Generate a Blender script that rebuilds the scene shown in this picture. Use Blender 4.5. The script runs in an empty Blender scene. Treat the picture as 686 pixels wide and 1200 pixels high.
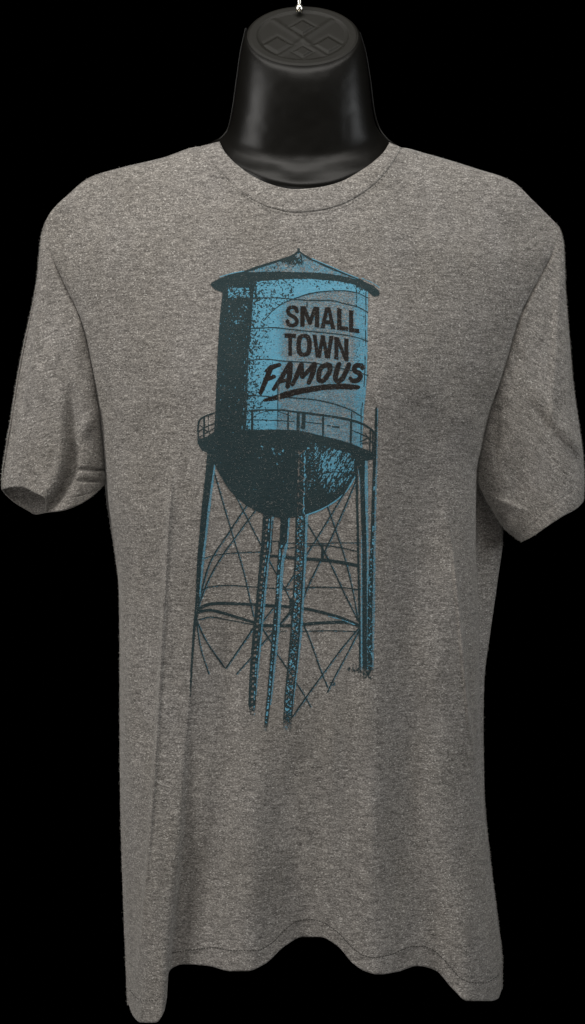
import bpy, bmesh, math, random
import numpy as np
random.seed(7)
sc = bpy.context.scene
C = sc.collection
S = 0.00116          # metres per traced unit
DC = 2.4             # camera distance to the plane of the side seams

def P(px, py, d):
    """point at real depth d in front of the side-seam plane, on the traced outline"""
    px = np.asarray(px, float); py = np.asarray(py, float); d = np.asarray(d, float)
    k = (DC - d) / DC
    return np.stack([(px-343)*S*k, -d + 0*px, (600-py)*S*k], -1)

def ip(v, tab):
    t = np.array(tab, float)
    return np.interp(v, t[:, 0], t[:, 1])

def smooth_ip(v, tab):
    """monotone cubic (pchip-like) interpolation"""
    t = np.array(tab, float); x = t[:, 0]; y = t[:, 1]
    h = np.diff(x); dl = np.diff(y)/h
    m = np.zeros(len(x)); m[0] = dl[0]; m[-1] = dl[-1]
    for i in range(1, len(x)-1):
        if dl[i-1]*dl[i] > 0:
            w1 = 2*h[i]+h[i-1]; w2 = h[i]+2*h[i-1]
            m[i] = (w1+w2)/(w1/dl[i-1]+w2/dl[i])
    v = np.clip(np.asarray(v, float), x[0], x[-1])
    i = np.clip(np.searchsorted(x, v, side='right')-1, 0, len(x)-2)
    q = (v-x[i])/h[i]
    return ((1+2*q)*(1-q)**2*y[i] + q*(1-q)**2*h[i]*m[i] + q*q*(3-2*q)*y[i+1] + q*q*(q-1)*h[i]*m[i+1])

def chord(pts, u):
    """smooth curve through pts, sampled at fractions u of its length"""
    p = np.array(pts, float)
    s = np.r_[0, np.cumsum(np.linalg.norm(np.diff(p, axis=0), axis=1))]; s /= s[-1]
    return np.stack([smooth_ip(u, np.c_[s, p[:, k]]) for k in range(p.shape[1])], -1)

def sst(a, b, x):
    t = np.clip((x-a)/(b-a), 0, 1); return t*t*(3-2*t)

def vnoise(x, y, seed):
    """smooth 2-D value noise, -1..1"""
    rs = np.random.RandomState(seed); g = rs.rand(256, 256)*2-1
    xi = np.floor(x).astype(int); yi = np.floor(y).astype(int)
    fx = x-xi; fy = y-yi; fx = fx*fx*(3-2*fx); fy = fy*fy*(3-2*fy)
    a = g[yi % 256, xi % 256]; b = g[yi % 256, (xi+1) % 256]
    c = g[(yi+1) % 256, xi % 256]; d = g[(yi+1) % 256, (xi+1) % 256]
    return (a*(1-fx)+b*fx)*(1-fy)+(c*(1-fx)+d*fx)*fy

# ------------------------------------------------------------------ outlines
L_ = [(262,52),(290,58),(325,72),(375,95),(430,108),(500,119),(560,124),(590,127),(640,135),(690,141),
      (760,142),(850,142),(950,143),(1050,146),(1130,149),(1178,151)]
R_ = [(265,655),(290,650),(318,636),(345,622),(370,610),(410,598),(450,586),(485,574),(525,565),(560,559),
      (640,558),(700,560),(780,562),(860,563.5),(925,566),(1000,573),(1080,583),(1130,588),(1160,588)]
RB_ = [(265,655),(290,650),(318,636),(345,622),(370,610),(410,598),(450,586),(485,574),(525,566),(556,562),
      (575,566),(600,580),(625,590),(680,583.5),(740,575),(800,567.5),(860,566),(925,566),(1000,572),(1080,582),(1130,587),(1155,587)]
YT_ = [(52,262),(60,248),(80,228),(105,208),(140,197),(190,185),(240,170),(258,165),(300,152),(357,147),(410,152),
       (457,165),(500,180),(560,198),(600,212),(625,235),(648,258),(655,265)]
TOP_ = [(52,262),(60,248),(80,228),(105,208),(140,197),(190,185),(236,171.5),(247,174),(258,193),(275,213),(297,230),(320,240),(346,245),
        (372,243),(397,238),(423,224),(445,206),(460,187),(470,173),(500,180),(560,198),(600,212),(625,235),(648,258),(655,265)]
HEM_ = [(151,1178),(157,1192),(165,1198),(182,1198.5),(191,1189),(195.5,1172),(198,1140),(203,1134),(216,1130),(245,1132),(270,1138),(290,1138),
        (310,1130),(335,1108),(355,1098),(375,1098),(395,1108),(415,1130),(430,1139),(443,1142),(465,1139),(490,1132),(510,1137),
        (530,1158),(548,1173),(575,1173),(584,1170),(588,1160)]
SEAMD = [(262,2),(300,14),(375,34),(450,36),(520,24),(560,10),(600,2),(640,0),(1200,0)]
DMAX = [(140,52),(222,78),(260,92),(320,110),(400,126),(470,134),(560,132),(700,124),(900,120),(1100,126),(1200,130)]

def folds(px, py):
    f = np.zeros(np.broadcast(px, py).shape)
    # bust
    f += 9*np.exp(-((px-232)/62)**2-((py-440)/85)**2) + 9*np.exp(-((px-456)/62)**2-((py-440)/85)**2)
    f -= 3*np.exp(-((px-344)/50)**2-((py-450)/90)**2)
    def ridge(path, amp, lw, rw, pw=1.2):
        x0 = smooth_ip(py, path); a = ip(py, amp); dx = px-x0
        dd = np.where(dx < 0, dx/lw, dx/rw)
        return a*np.exp(-np.abs(dd)**pw)
    # pleats on the left side
    f += ridge([(600,170),(655,164),(745,153),(860,146),(1000,143)], [(560,0),(640,2),(780,9),(860,10),(980,5),(1100,0)], 2.4, 19)
    f += ridge([(540,203),(570,200),(700,192),(850,184),(990,174),(1100,165),(1165,157),(1200,156)],
               [(500,0),(600,9),(700,14),(1000,15),(1200,9)], 2.4, 14)
    f += ridge([(500,176),(560,170),(640,166),(700,172),(860,165),(1000,158),(1200,152)], [(540,0),(700,-2),(860,-4),(1200,-5)], 7, 8, 2)
    # pressed crests of the pleats
    f += ridge([(600,165.5),(655,164),(745,153),(860,146.5),(1000,144)], [(580,0),(780,2.8),(860,3),(960,1),(1000,0)], 1.5, 2.8, 2)
    f += ridge([(540,203),(570,200.5),(700,192.5),(850,184.5),(990,174.5),(1100,165.5),(1165,157.5),(1200,156)], [(540,0),(600,3.2),(1000,4),(1180,2)], 1.4, 2.4, 2)
    f += ridge([(600,523.5),(660,532.5),(740,540.5),(830,548.5),(880,555.5),(925,561.5),(1000,570)], [(620,0),(680,4),(880,4),(940,1),(980,0)], 2.4, 1.3, 2)
    # rolled fold lower left, overhanging the front panel
    xc = smooth_ip(py, [(700,240),(800,229),(850,223),(990,213.5),(1060,207),(1130,199.5),(1175,196.5),(1200,196)])
    a = ip(py, [(760,0),(850,5),(950,14),(1050,25),(1200,34)])
    dx = px-xc
    left = np.sqrt(np.clip(1-(np.clip(dx+14, 0, 14)/14.5)**2, 0, 1))
    prof = np.where(dx < 0, left*np.exp(-(np.clip(-dx-22, 0, 99)/30)**2), 0.28*np.exp(-dx/1.5))
    f += a*prof
    f -= 8*np.exp(-(np.clip(dx, -3, 400)-14)**2/17**2)*ip(py, [(760,0),(900,.6),(1100,1.1)])*(dx > -3)
    # right side pleat
    f += ridge([(600,524),(660,533),(740,541),(830,549),(880,556),(925,562),(1000,570)], [(590,0),(680,13),(860,13),(925,8),(980,0)], 14, 1.8)
    # soft drape
    f += ridge([(500,500),(620,492),(900,483),(1030,488),(1130,500),(1200,505)], [(440,0),(600,-15),(900,-16),(1050,-18),(1170,-24)], 34, 30, 2)
    f += ridge([(600,330),(850,342),(1000,352),(1200,358)], [(700,0),(900,-5),(1000,-12),(1100,-26)], 36, 30, 2)
    f += ridge([(600,445),(850,440),(1000,436),(1200,443)], [(600,4),(900,8),(1000,11),(1150,15)], 26, 26, 2)
    f += ridge([(600,300),(850,300),(1000,290),(1200,286)], [(780,0),(950,8),(1150,14)], 22, 24, 2)
    f += ridge([(600,262),(760,268),(900,262),(1000,250),(1200,232)], [(640,0),(780,-11),(1000,-12),(1100,-9)], 18, 22, 2)
    f += ridge([(600,540),(900,530),(1000,540),(1200,556)], [(930,0),(1050,5),(1170,12)], 22, 30, 2)
    f += ridge([(480,238),(620,228),(760,222),(860,218)], [(500,0),(620,4),(760,5),(880,0)], 20, 16, 2)
    # small irregularity of a knit on a form
    low = sst(520, 900, py)
    f += vnoise(px/34+3, py/120+1, 3)*(1.5+3.0*low) + vnoise(px/15, py/60+9, 5)*(.5+1.2*low)
    f += vnoise((px+py*.5)/26, (py-px*.3)/50, 8)*(.7-.3*low)
    # drag lines running in from the armholes
    for sx, x0 in ((1, 120), (-1, 566)):
        q = (px-x0)*sx
        f += 3.0*np.sin((py-480+q*.55)/13)*np.exp(-(q/60)**2)*np.exp(-((py-500)/70)**2)
    return f

def depth(px, py):
    """front surface of the shirt, metres"""
    px = np.asarray(px, float); py = np.asarray(py, float)
    yc = np.clip(py, 262, 1180)
    xl = smooth_ip(yc, L_); xr = smooth_ip(np.clip(yc, 265, 1160), R_)
    xc = (xl+xr)/2; hw = (xr-xl)/2
    u = np.clip(np.abs(px-xc)/hw, 0, 1)
    b = ip(py, [(262,1.0),(480,.75),(600,.46),(1200,.42)])
    prof = np.clip(1-u**ip(py, [(450,2.3),(640,3.5)]), 0, 1)**b
    ds = ip(py, SEAMD); dm = smooth_ip(py, DMAX)
    v = np.clip((py-smooth_ip(px, YT_))/120, 0, 1)
    tf = np.sqrt(np.clip(1-(1-v)**2, 0, 1))
    edge = sst(0, .075, 1-u)
    d = (ds+(dm-ds)*prof)*tf + folds(px, py)*np.maximum(edge, .35*sst(0, .05, 1-u))*sst(0, .35, v)
    # seam tucked in where the sleeves are sewn on
    tuck = np.exp(-((1-u)*hw/1.9)**2)*sst(285, 320, py)*(1-sst(540, 565, py))
    return (d-4.5*tuck)*0.001

# ------------------------------------------------------------------ materials
def new_mat(name):
    m = bpy.data.materials.new(name); m.use_nodes = True
    nt = m.node_tree; b = nt.nodes['Principled BSDF']; return m, nt, b

def N(nt, t, **kw):
    n = nt.nodes.new(t)
    for k, v in kw.items(): setattr(n, k, v)
    return n

def fabric_mat(name, rot=0.0, tint=(1, 1, 1), ink=None, ink_cover=0.9, bright=1.0):
    m, nt, b = new_mat(name); lk = nt.links.new
    tc = N(nt, 'ShaderNodeTexCoord'); mp = N(nt, 'ShaderNodeMapping')
    mp.inputs['Rotation'].default_value = (0, rot, 0)
    lk(tc.outputs['Object'], mp.inputs[0])
    def noise(scale, stretch, det=2.0, rough=.6):
        q = N(nt, 'ShaderNodeMapping'); q.inputs['Scale'].default_value = stretch
        lk(mp.outputs[0], q.inputs[0])
        n = N(nt, 'ShaderNodeTexNoise'); n.inputs['Scale'].default_value = scale
        n.inputs['Detail'].default_value = det; n.inputs['Roughness'].default_value = rough
        lk(q.outputs[0], n.inputs['Vector']); return n.outputs['Fac']
    def ramp(src, stops):
        r = N(nt, 'ShaderNodeValToRGB'); cr = r.color_ramp
        cr.elements[0].position, cr.elements[0].color = stops[0][0], (*stops[0][1], 1)
        cr.elements[1].position, cr.elements[1].color = stops[-1][0], (*stops[-1][1], 1)
        for p, c in stops[1:-1]:
            e = cr.elements.new(p); e.color = (*c, 1)
        lk(src, r.inputs[0]); return r.outputs[0]
    def mix(mode, fac, a, c):
        x = N(nt, 'ShaderNodeMix', data_type='RGBA', blend_type=mode)
        for sock, v in ((x.inputs[0], fac), (x.inputs[6], a), (x.inputs[7], c)):
            if hasattr(v, 'links') or hasattr(v, 'is_linked'): lk(v, sock)
            else: sock.default_value = v if not isinstance(v, tuple) else (*v, 1)
        return x.outputs[2]
    t = lambda c: tuple(bright*a*q for a, q in zip(c, tint))
    fib = noise(820, (.5, .28, 1.0), 2.5, .75)
    base = ramp(fib, [(.30, t((.060, .0555, .052))), (.455, t((.148, .1375, .128))), (.555, t((.208, .195, .182))), (.70, t((.40, .38, .36)))])
    streak = noise(250, (.30, .2, 1.25), 3, .72)
    base = mix('MULTIPLY', 1.0, base, ramp(streak, [(.34, (.66, .655, .655)), (.5, (.98, .98, .98)), (.66, (1.30, 1.30, 1.295))]))
    dark = noise(380, (.45, .2, 1.2), 1, .5)
    base = mix('MULTIPLY', .35, base, ramp(dark, [(.31, (.42, .41, .40)), (.42, (1, 1, 1)), (1, (1, 1, 1))]))
    cloud = noise(14, (1, 1, .6), 2, .5)
    base = mix('MULTIPLY', 1.0, base, ramp(cloud, [(.3, (.94, .93, .90)), (.7, (1.05, 1.05, 1.05))]))
    fl = noise(820, (.6, .25, 1), 0, .5)
    base = mix('MIX', ramp(fl, [(.725, (0, 0, 0)), (.78, (.62, .62, .62))]), base, t((.62, .60, .56)))
    if ink:
        cov = noise(760, (.8, .8, 1), 1.5, .7)
        base = mix('MIX', ramp(cov, [(.30, (ink_cover*.95,)*3), (.55, (ink_cover,)*3), (.66, (min(1, ink_cover*1.08),)*3)]), base, ink)
    lk(base, b.inputs['Base Color'])
    b.inputs['Roughness'].default_value = .92 if not ink else .72
    b.inputs['Specular IOR Level'].default_value = .12
    b.inputs['Sheen Weight'].default_value = .22 if not ink else .05
    b.inputs['Sheen Roughness'].default_value = .45
    b.inputs['Sheen Tint'].default_value = (.9, .88, .84, 1)
    bp = N(nt, 'ShaderNodeBump'); bp.inputs['Strength'].default_value = .55; bp.inputs['Distance'].default_value = .0007
    lk(fib, bp.inputs['Height'])
    b2 = N(nt, 'ShaderNodeBump'); b2.inputs['Strength'].default_value = .35; b2.inputs['Distance'].default_value = .0016
    lk(streak, b2.inputs['Height']); lk(bp.outputs[0], b2.inputs['Normal'])
    lk(b2.outputs[0], b.inputs['Normal'])
    return m

M_body = fabric_mat('heather_knit')
M_sl = fabric_mat('heather_knit_left_sleeve', rot=math.radians(16))
M_sr = fabric_mat('heather_knit_right_sleeve', rot=math.radians(-32))
M_col = fabric_mat('heather_rib_knit', bright=1.0)
M_dark = fabric_mat('dark_teal_ink', ink=(.0120, .0275, .0315), ink_cover=.975)
M_blue = fabric_mat('sky_blue_ink', ink=(.088, .305, .435), ink_cover=.86)
M_blk = fabric_mat('brown_black_ink', ink=(.0075, .0060, .0052), ink_cover=.985)

def thread_mat():
    m, nt, b = new_mat('stitch_thread')
    n = N(nt, 'ShaderNodeTexNoise'); n.inputs['Scale'].default_value = 900
    r = N(nt, 'ShaderNodeValToRGB'); r.color_ramp.elements[0].color = (.016, .0145, .013, 1); r.color_ramp.elements[1].color = (.05, .046, .04, 1)
    nt.links.new(n.outputs[0], r.inputs[0]); nt.links.new(r.outputs[0], b.inputs['Base Color']); b.inputs['Roughness'].default_value = .8
    return m
M_thr = thread_mat()

def plastic_mat(name, rough, col):
    m, nt, b = new_mat(name); lk = nt.links.new
    n = N(nt, 'ShaderNodeTexNoise'); n.inputs['Scale'].default_value = 26; n.inputs['Detail'].default_value = 6
    tc = N(nt, 'ShaderNodeTexCoord'); lk(tc.outputs['Object'], n.inputs['Vector'])
    r = N(nt, 'ShaderNodeMapRange'); r.inputs[3].default_value = rough-.05; r.inputs[4].default_value = rough+.07
    lk(n.outputs[0], r.inputs[0]); lk(r.outputs[0], b.inputs['Roughness'])
    b.inputs['Base Color'].default_value = (*col, 1)
    n2 = N(nt, 'ShaderNodeTexNoise'); n2.inputs['Scale'].default_value = 420; n2.inputs['Detail'].default_value = 3
    lk(tc.outputs['Object'], n2.inputs['Vector'])
    bp = N(nt, 'ShaderNodeBump'); bp.inputs['Strength'].default_value = .12; bp.inputs['Distance'].default_value = .0006
    lk(n2.outputs[0], bp.inputs['Height']); lk(bp.outputs[0], b.inputs['Normal'])
    b.inputs['Specular IOR Level'].default_value = .13 if rough < .5 else .24
    return m
M_pl = plastic_mat('black_moulded_plastic', .33, (.0045, .0042, .0036))
M_cap = plastic_mat('black_cap_plastic', .55, (.0065, .006, .0042))
def metal_mat():
    m, nt, b = new_mat('plated_steel')
    b.inputs['Base Color'].default_value = (.78, .75, .68, 1); b.inputs['Metallic'].default_value = 1
    n = N(nt, 'ShaderNodeTexNoise'); n.inputs['Scale'].default_value = 300
    r = N(nt, 'ShaderNodeMapRange'); r.inputs[3].default_value = .2; r.inputs[4].default_value = .38
    nt.links.new(n.outputs[0], r.inputs[0]); nt.links.new(r.outputs[0], b.inputs['Roughness'])
    return m
M_met = metal_mat()

# ------------------------------------------------------------------ objects
def link(name, verts, faces, mat, parent=None, smooth=True):
    me = bpy.data.meshes.new(name)
    verts = np.asarray(verts, np.float32)
    faces = np.asarray(faces, np.int32)
    n = faces.shape[1]
    me.vertices.add(len(verts)); me.vertices.foreach_set('co', verts.ravel())
    me.loops.add(faces.size); me.loops.foreach_set('vertex_index', faces.ravel())
    me.polygons.add(len(faces)); me.polygons.foreach_set('loop_start', np.arange(len(faces), dtype=np.int32)*n)
    me.update(calc_edges=True); me.validate()
    me.polygons.foreach_set('use_smooth', [smooth]*len(me.polygons))
    me.materials.append(mat)
    o = bpy.data.objects.new(name, me); C.objects.link(o); o.parent = parent
    return o

def empty(name, label, cat, loc):
    o = bpy.data.objects.new(name, None); C.objects.link(o); o.location = loc
    o['label'] = label; o['category'] = cat; o.empty_display_size = .05
    return o

def gridfaces(nr, nc, wrap=False, base=0, flip=False):
    r = np.arange(nr-1)[:, None]; c = np.arange(nc if wrap else nc-1)[None, :]
    c2 = (c+1) % nc
    a = r*nc+c; b = r*nc+c2; d = (r+1)*nc+c; e = (r+1)*nc+c2
    f = np.stack([a, d, e, b] if not flip else [a, b, e, d], -1).reshape(-1, 4)
    return f+base

def solid(o, th, off=-1):
    md = o.modifiers.new('thickness', 'SOLIDIFY'); md.thickness = th; md.offset = off
    return md

def coons(T, B, L, R, s, t):
    """T,B sampled over s; L,R sampled over t -> (nt,ns,2)"""
    s_ = s[None, :, None]; t_ = t[:, None, None]
    return ((1-t_)*T[None]+t_*B[None]+(1-s_)*L[:, None]+s_*R[:, None]
            - (1-s_)*(1-t_)*T[0]-s_*(1-t_)*T[-1]-(1-s_)*t_*B[0]-s_*t_*B[-1])

shirt = empty('t_shirt', 'grey heather short sleeved t-shirt with a blue water tower print', 't-shirt', (0, 0, 0))
form = empty('display_form', 'glossy black plastic torso form with a capped neck inside the grey shirt', 'mannequin', (0, 0, 0))

# ---- body: front panel, side bridges and back panel in one closed knit tube
s = np.linspace(0, 1, 330)
s = np.unique(np.r_[s, np.linspace(0, .035, 24), np.linspace(.965, 1, 24), np.linspace(.095, .115, 16)])
t = np.linspace(0, 1, 470)
T = np.stack([52+603*s, smooth_ip(52+603*s, TOP_)], -1)
xb = 151+437*s
B = np.stack([xb, smooth_ip(xb, HEM_)], -1)
yl = 262+(1178-262)*t; Lc = np.stack([smooth_ip(yl, L_), yl], -1)
yr = 265+(1160-265)*t; Rc = np.stack([smooth_ip(yr, R_), yr], -1)
G = coons(T, B, Lc, Rc, s, t)
front = P(G[..., 0], G[..., 1], depth(G[..., 0], G[..., 1]))
# back panel
sb = np.linspace(0, 1, 110)
TB = [(52,262),(60,248),(80,228),(105,208),(140,197),(190,185),(236,171.5),(262,172),(300,178),(357,181),(410,178),(452,172),(470,173),(500,180),(560,198),(600,212),(625,235),(648,258),(655,265)]
Tb = np.stack([52+603*sb, smooth_ip(52+603*sb, TB)], -1)
Bb = np.stack([151+436*sb, smooth_ip(151+436*sb, [(151,1176),(165,1150),(200,1085),(300,1060),(360,1055),(450,1070),(530,1095),(587,1155)])], -1)
yrb = 265+(1155-265)*t
RBc = np.stack([smooth_ip(yrb, RB_), yrb], -1)
GB = coons(Tb, Bb, Lc, RBc, sb, t)
def bdepth(u, px, py, sv):
    v = np.clip((py-smooth_ip(np.clip(px, 52, 655), YT_))/120, 0, 1)
    tf = np.sqrt(np.clip(1-(1-v)**2, 0, 1))
    side = ip(py, [(262,0),(375,10),(560,14),(640,26),(800,18),(1000,8),(1200,6)])
    b = ip(py, [(262,.9),(560,.6),(1200,.5)])
    bulge = np.clip(1-np.abs(2*sv-1)**2.4, 0, 1)**b
    wav = 7*np.sin(px/26+1)*sst(700, 1150, py)*bulge
    return -(side*tf+(ip(py, [(140,30),(260,75),(450,95),(800,80),(1200,85)])-side)*bulge*tf+wav)*.001
dB = bdepth(None, GB[..., 0], GB[..., 1], np.broadcast_to(sb[None], GB.shape[:2]))
back = P(GB[..., 0], GB[..., 1], dB)
def bridge(a, b, n, bulge):
    q = (np.arange(1, n)/n)[None, :, None]
    r = a[:, None]*(1-q)+b[:, None]*q
    r[..., 0] += bulge*np.sin(q[..., 0]*math.pi)*sst(.05, .3, np.linspace(0, 1, len(a)))[:, None]
    return r
brR = bridge(front[:, -1], back[:, -1], 9, .002)
brL = bridge(back[:, 0], front[:, 0], 7, -.002)
V = np.concatenate([front, brR, back[:, ::-1], brL], 1)
nr, nc = V.shape[:2]
V_body = V
body = link('body', V.reshape(-1, 3), gridfaces(nr, nc, wrap=True), M_body, shirt)
solid(body, .0011)

# ---- sleeves
SLV = {}
def sleeve(side):
    n_s, n_t = 130, 150
    s = np.linspace(0, 1, n_s); s = .5-.5*np.cos(s*math.pi); t = np.linspace(0, 1, n_t)
    if side == 'left':
        y = 262+(560-262)*s
        seam = np.stack([smooth_ip(y, L_), y], -1)
        outer = chord([(52,262),(49.3,272),(47.5,285),(43.5,325),(37,362),(27.5,405),(19,450),(11.5,497),(6,530),(2.5,555),(2,574)], t)
        inner = chord([(124,560),(124,562),(123,566)], t)
        cuff = chord([(2,574),(13,571),(24,570.5),(40,577),(53,585),(54,592),(55,600),(72,598),(90,592),(106,583),(118,572),(123,566)], s)
        cuffb = chord([(2,574),(10,583),(20,591),(32,598),(42,603),(55,601),(72,599),(90,593),(106,583.5),(118,572),(123,566)], s)
    else:
        y = 265+(560-265)*s
        seam = np.stack([smooth_ip(y, R_), y], -1)
        outer = chord([(655,265),(658.5,274),(661,290),(663,340),(667,390),(672,450),(679,500),(684,540),(685,565),(684,588)], t)
        inner = chord([(559,560),(566,577),(578,598),(590,617),(601,627),(612,635)], t)
        cuff = chord([(684,588),(676,596),(660,605),(640,618),(624,629),(612,635)], s)
        cuffb = chord([(684,588),(674,590),(655,600),(635,611),(620,622),(612,635)], s)
    def surf(cf, sign):
        g = coons(seam, cf, outer, inner, s, t)
        px, py = g[..., 0], g[..., 1]
        d0 = depth(seam[:, 0], seam[:, 1])*1000 if sign > 0 else -ip(seam[:, 1], [(262,0),(375,10),(560,14)])
        S2, T2 = np.meshgrid(s, t)
        amp = 46*(1-.1*T2) if side == 'left' else 44
        arch = np.clip(4*S2*(1-S2), 0, 1)**.52
        w = sst(0, .55, T2)
        d = d0[None]*(1-w)+sign*amp*arch*w
        d += sign*8*np.sin(math.pi*np.clip(T2, 0, .6)/.6)*arch*(1-w)
        fo = np.zeros_like(px)
        if side == 'left':
            if sign > 0:
                xo = smooth_ip(py, [(262,51),(276,50),(342,46),(415,40),(497,25),(550,13),(574,8),(600,6)])
                dx = px-xo
                fo += 2.2*np.exp(-(dx/1.6)**2)*sst(280, 320, py)
                fo += -7*(1-1/(1+np.exp(-dx/1.8)))*sst(280, 320, py) + 2.5*np.exp(-(dx/5)**2)*sst(280, 320, py)
                xv = smooth_ip(py, [(380,76),(470,84),(540,86),(562,80),(600,56)])
                fo -= 15*np.exp(-((px-xv)/8)**2)*sst(410, 530, py)
                fo += 7*np.exp(-((px-xv+20)/11)**2)*sst(430, 560, py)
                fo -= 7*np.exp(-((py-(550+.0*px))/2.2)**2)*sst(86, 100, px)*sst(500, 540, py)
                fo -= 6*np.exp(-((py-(563+(px-100)*.02))/2.0)**2)*sst(86, 95, px)*(1-sst(112, 120, px))
                fo -= 7*np.exp(-((px-62)/5)**2)*sst(480, 520, py)*(1-sst(545, 575, py))*.6
                fo += 5*np.exp(-(((px-100)*.7+(py-500)*.7)/8)**2)*np.exp(-((px-105)/25)**2)
        else:
            if sign > 0:
                # diagonal overlapping fold
                c, sn = math.cos(math.radians(51)), math.sin(math.radians(51))
                al = (px-617)*c+(py-452)*sn; ac = -(px-617)*sn+(py-452)*c
                ac = ac - 4*np.sin(al/34)
                fo += 8*(1/(1+np.exp(ac/2.4)))*np.exp(-(np.clip(-ac, 0, 99)/14)**2)*sst(-2, 25, al)
                fo -= 1.5*np.exp(-((ac-7)/5)**2)*sst(10, 40, al)
                c, sn = math.cos(math.radians(22)), math.sin(math.radians(22))
                al = (px-575)*c+(py-582)*sn; ac = -(px-575)*sn+(py-582)*c
                fo += 4.5*np.exp(-((ac)/3.0)**2)*np.exp(-((al-22)/18)**2)
                fo -= 7*np.exp(-((px-608)/13)**2-((py-568)/24)**2)
                fo += 3*np.exp(-(((px-652)+(py-400)*.05)/5)**2)*sst(300, 360, py)*(1-sst(470, 520, py))
                fo -= 4*np.exp(-((px-583)/4)**2-((py-505)/35)**2)
        if sign > 0:
            fo += vnoise(px/16, py/30, 21)*1.6 + vnoise((px-py*.6)/9, py/22, 22)*.8
        sx_ = smooth_ip(np.clip(py, 265, 560), L_ if side == 'left' else R_)
        gap_ = (sx_-px) if side == 'left' else (px-sx_)
        fo += 4.0*(1-np.exp(-np.clip(gap_, 0, 99)/1.8))*np.exp(-np.clip(gap_-6, 0, 99)/22)*sst(275, 310, py)*(sign > 0)
        # stitched hem band: slight step
        hemk = 1-T2
        fo -= .9*np.exp(-((hemk-.085)/.006)**2)
        d = d+fo*sst(0, .012, T2)*sst(0, .02, S2)*sst(0, .04, 1-S2)
        return P(px, py, d*.001)
    F = surf(cuff, 1); K = surf(cuffb, -1)
    V = np.concatenate([F, K[:, -2:0:-1]], 1)
    n_r, n_c = V.shape[:2]
    SLV[side] = V
    o = link('sleeve', V.reshape(-1, 3), gridfaces(n_r, n_c, wrap=True, flip=(side == 'right')), M_sl if side == 'left' else M_sr, shirt)
    solid(o, .0011)
    return o
sl = sleeve('left'); sl['label'] = 'sleeve on the left of the photo, its cuff gaping open'
sr = sleeve('right'); sr['label'] = 'sleeve on the right of the photo with a diagonal fold'

# ---- collar band
nn = 240
u = np.linspace(0, 1, nn)
inn = chord([(257,166),(262,176),(270,186),(280,195),(299,208),(320,217),(346,222),(372,220),(397,214),(422,201),(440,188),(451,177),(457,167)], u)
out = chord([(236,171),(246,187),(257,199),(272,215),(295,233),(319,244),(346,249),(373,247),(400,240),(426,226),(446,209),(461,190),(471,173)], u)
cols = []
for q, off in [(-.02, -3.0), (0, -.6), (.04, 1.1), (.12, 2.1), (.3, 2.5), (.5, 2.6), (.7, 2.6), (.85, 2.5), (.93, 2.1), (.975, 1.3), (1.0, 0.0)]:
    g = inn*(1-q)+out*q
    cols.append(P(g[:, 0], g[:, 1], depth(g[:, 0], g[:, 1])+off*.001))
colF = np.stack(cols, 0)      # rows q, cols u
innb = chord([(457,167),(448,163),(430,161),(395,160),(357,160),(320,160),(285,161),(266,163),(257,166)], u)
outb = chord([(471,173),(455,174),(430,178),(395,181),(357,182),(320,181),(285,178),(258,174),(236,171)], u)
cb = []
arc = np.sin(u*math.pi)**.7
for q, off in [(-.02, -3.0), (0, -.6), (.04, 1.1), (.12, 2.1), (.3, 2.5), (.5, 2.6), (.7, 2.6), (.85, 2.5), (.93, 2.1), (.975, 1.3), (1.0, 0.0)]:
    g = innb*(1-q)+outb*q
    e0 = cols[0]
    cb.append(P(g[:, 0], g[:, 1], -(arc*(.052+.022*q)+off*.001*arc)+(1-arc)*0.001))
colB = np.stack(cb, 0)
# blend ends to meet
colB[:, 0] = colF[:, -1]; colB[:, -1] = colF[:, 0]
V = np.concatenate([colF, colB[:, 1:-1]], 1)
collar = link('collar', V.reshape(-1, 3), gridfaces(V.shape[0], V.shape[1], wrap=True), M_col, shirt)
solid(collar, .0012)

# ---- stitching
def dashes(name, path, length, gap, width, parent, lift=.0022):
    p = chord(path, np.linspace(0, 1, 4000))
    ds = np.r_[0, np.cumsum(np.linalg.norm(np.diff(p, axis=0), axis=1))]
    vs, fs = [], []
    a = 0.0
    while a+length < ds[-1]:
        l2 = length*random.uniform(.8, 1.15)
        pts = [np.array([np.interp(a+l2*k/2, ds, p[:, 0]), np.interp(a+l2*k/2, ds, p[:, 1])]) for k in range(3)]
        tv = pts[2]-pts[0]; tv /= np.linalg.norm(tv)+1e-9; nv = np.array([-tv[1], tv[0]])
        b0 = len(vs)
        for k, q in enumerate(pts):
            w = width*(.5 if k == 1 else .32)
            for sg, lf in ((-1, 0), (0, .0005), (1, 0)):
                g = q+nv*w*sg
                vs.append(P(g[0], g[1], float(depth(g[0], g[1]))+lift*.4+lf))
        for k in range(2):
            for m in range(2):
                i = b0+k*3+m
                fs.append((i, i+3, i+4, i+1))
        a += length+gap*random.uniform(.7, 1.3)
    return link(name, np.array(vs), np.array(fs), M_thr, parent)
dashes('hem_stitching', [(202,1116.5),(231,1112.5),(251,1110.5),(272,1114),(300,1114),(316,1107),(335,1089),(350,1079),(362,1077.5),(376,1080),(395,1092),(415,1112),
        (427,1120),(440,1122),(460,1118),(485,1109),(496,1109),(507,1113),(525,1130),(540,1146),(553,1151.5),(568,1152),(580,1146),(586,1141)], 2.1, 1.1, 1.35, body)
dashes('hem_stitching', [(152,1160),(160,1169),(170,1173),(182,1172),(191,1163)], 2.0, 1.3, 1.0, body)
dashes('collar_stitching', [(250,190),(257,202),(272,218),(295,236),(319,247),(346,252),(373,250),(400,243),(426,229),(446,212),(457,199)], 2.4, 2.4, .5, body)

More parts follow.
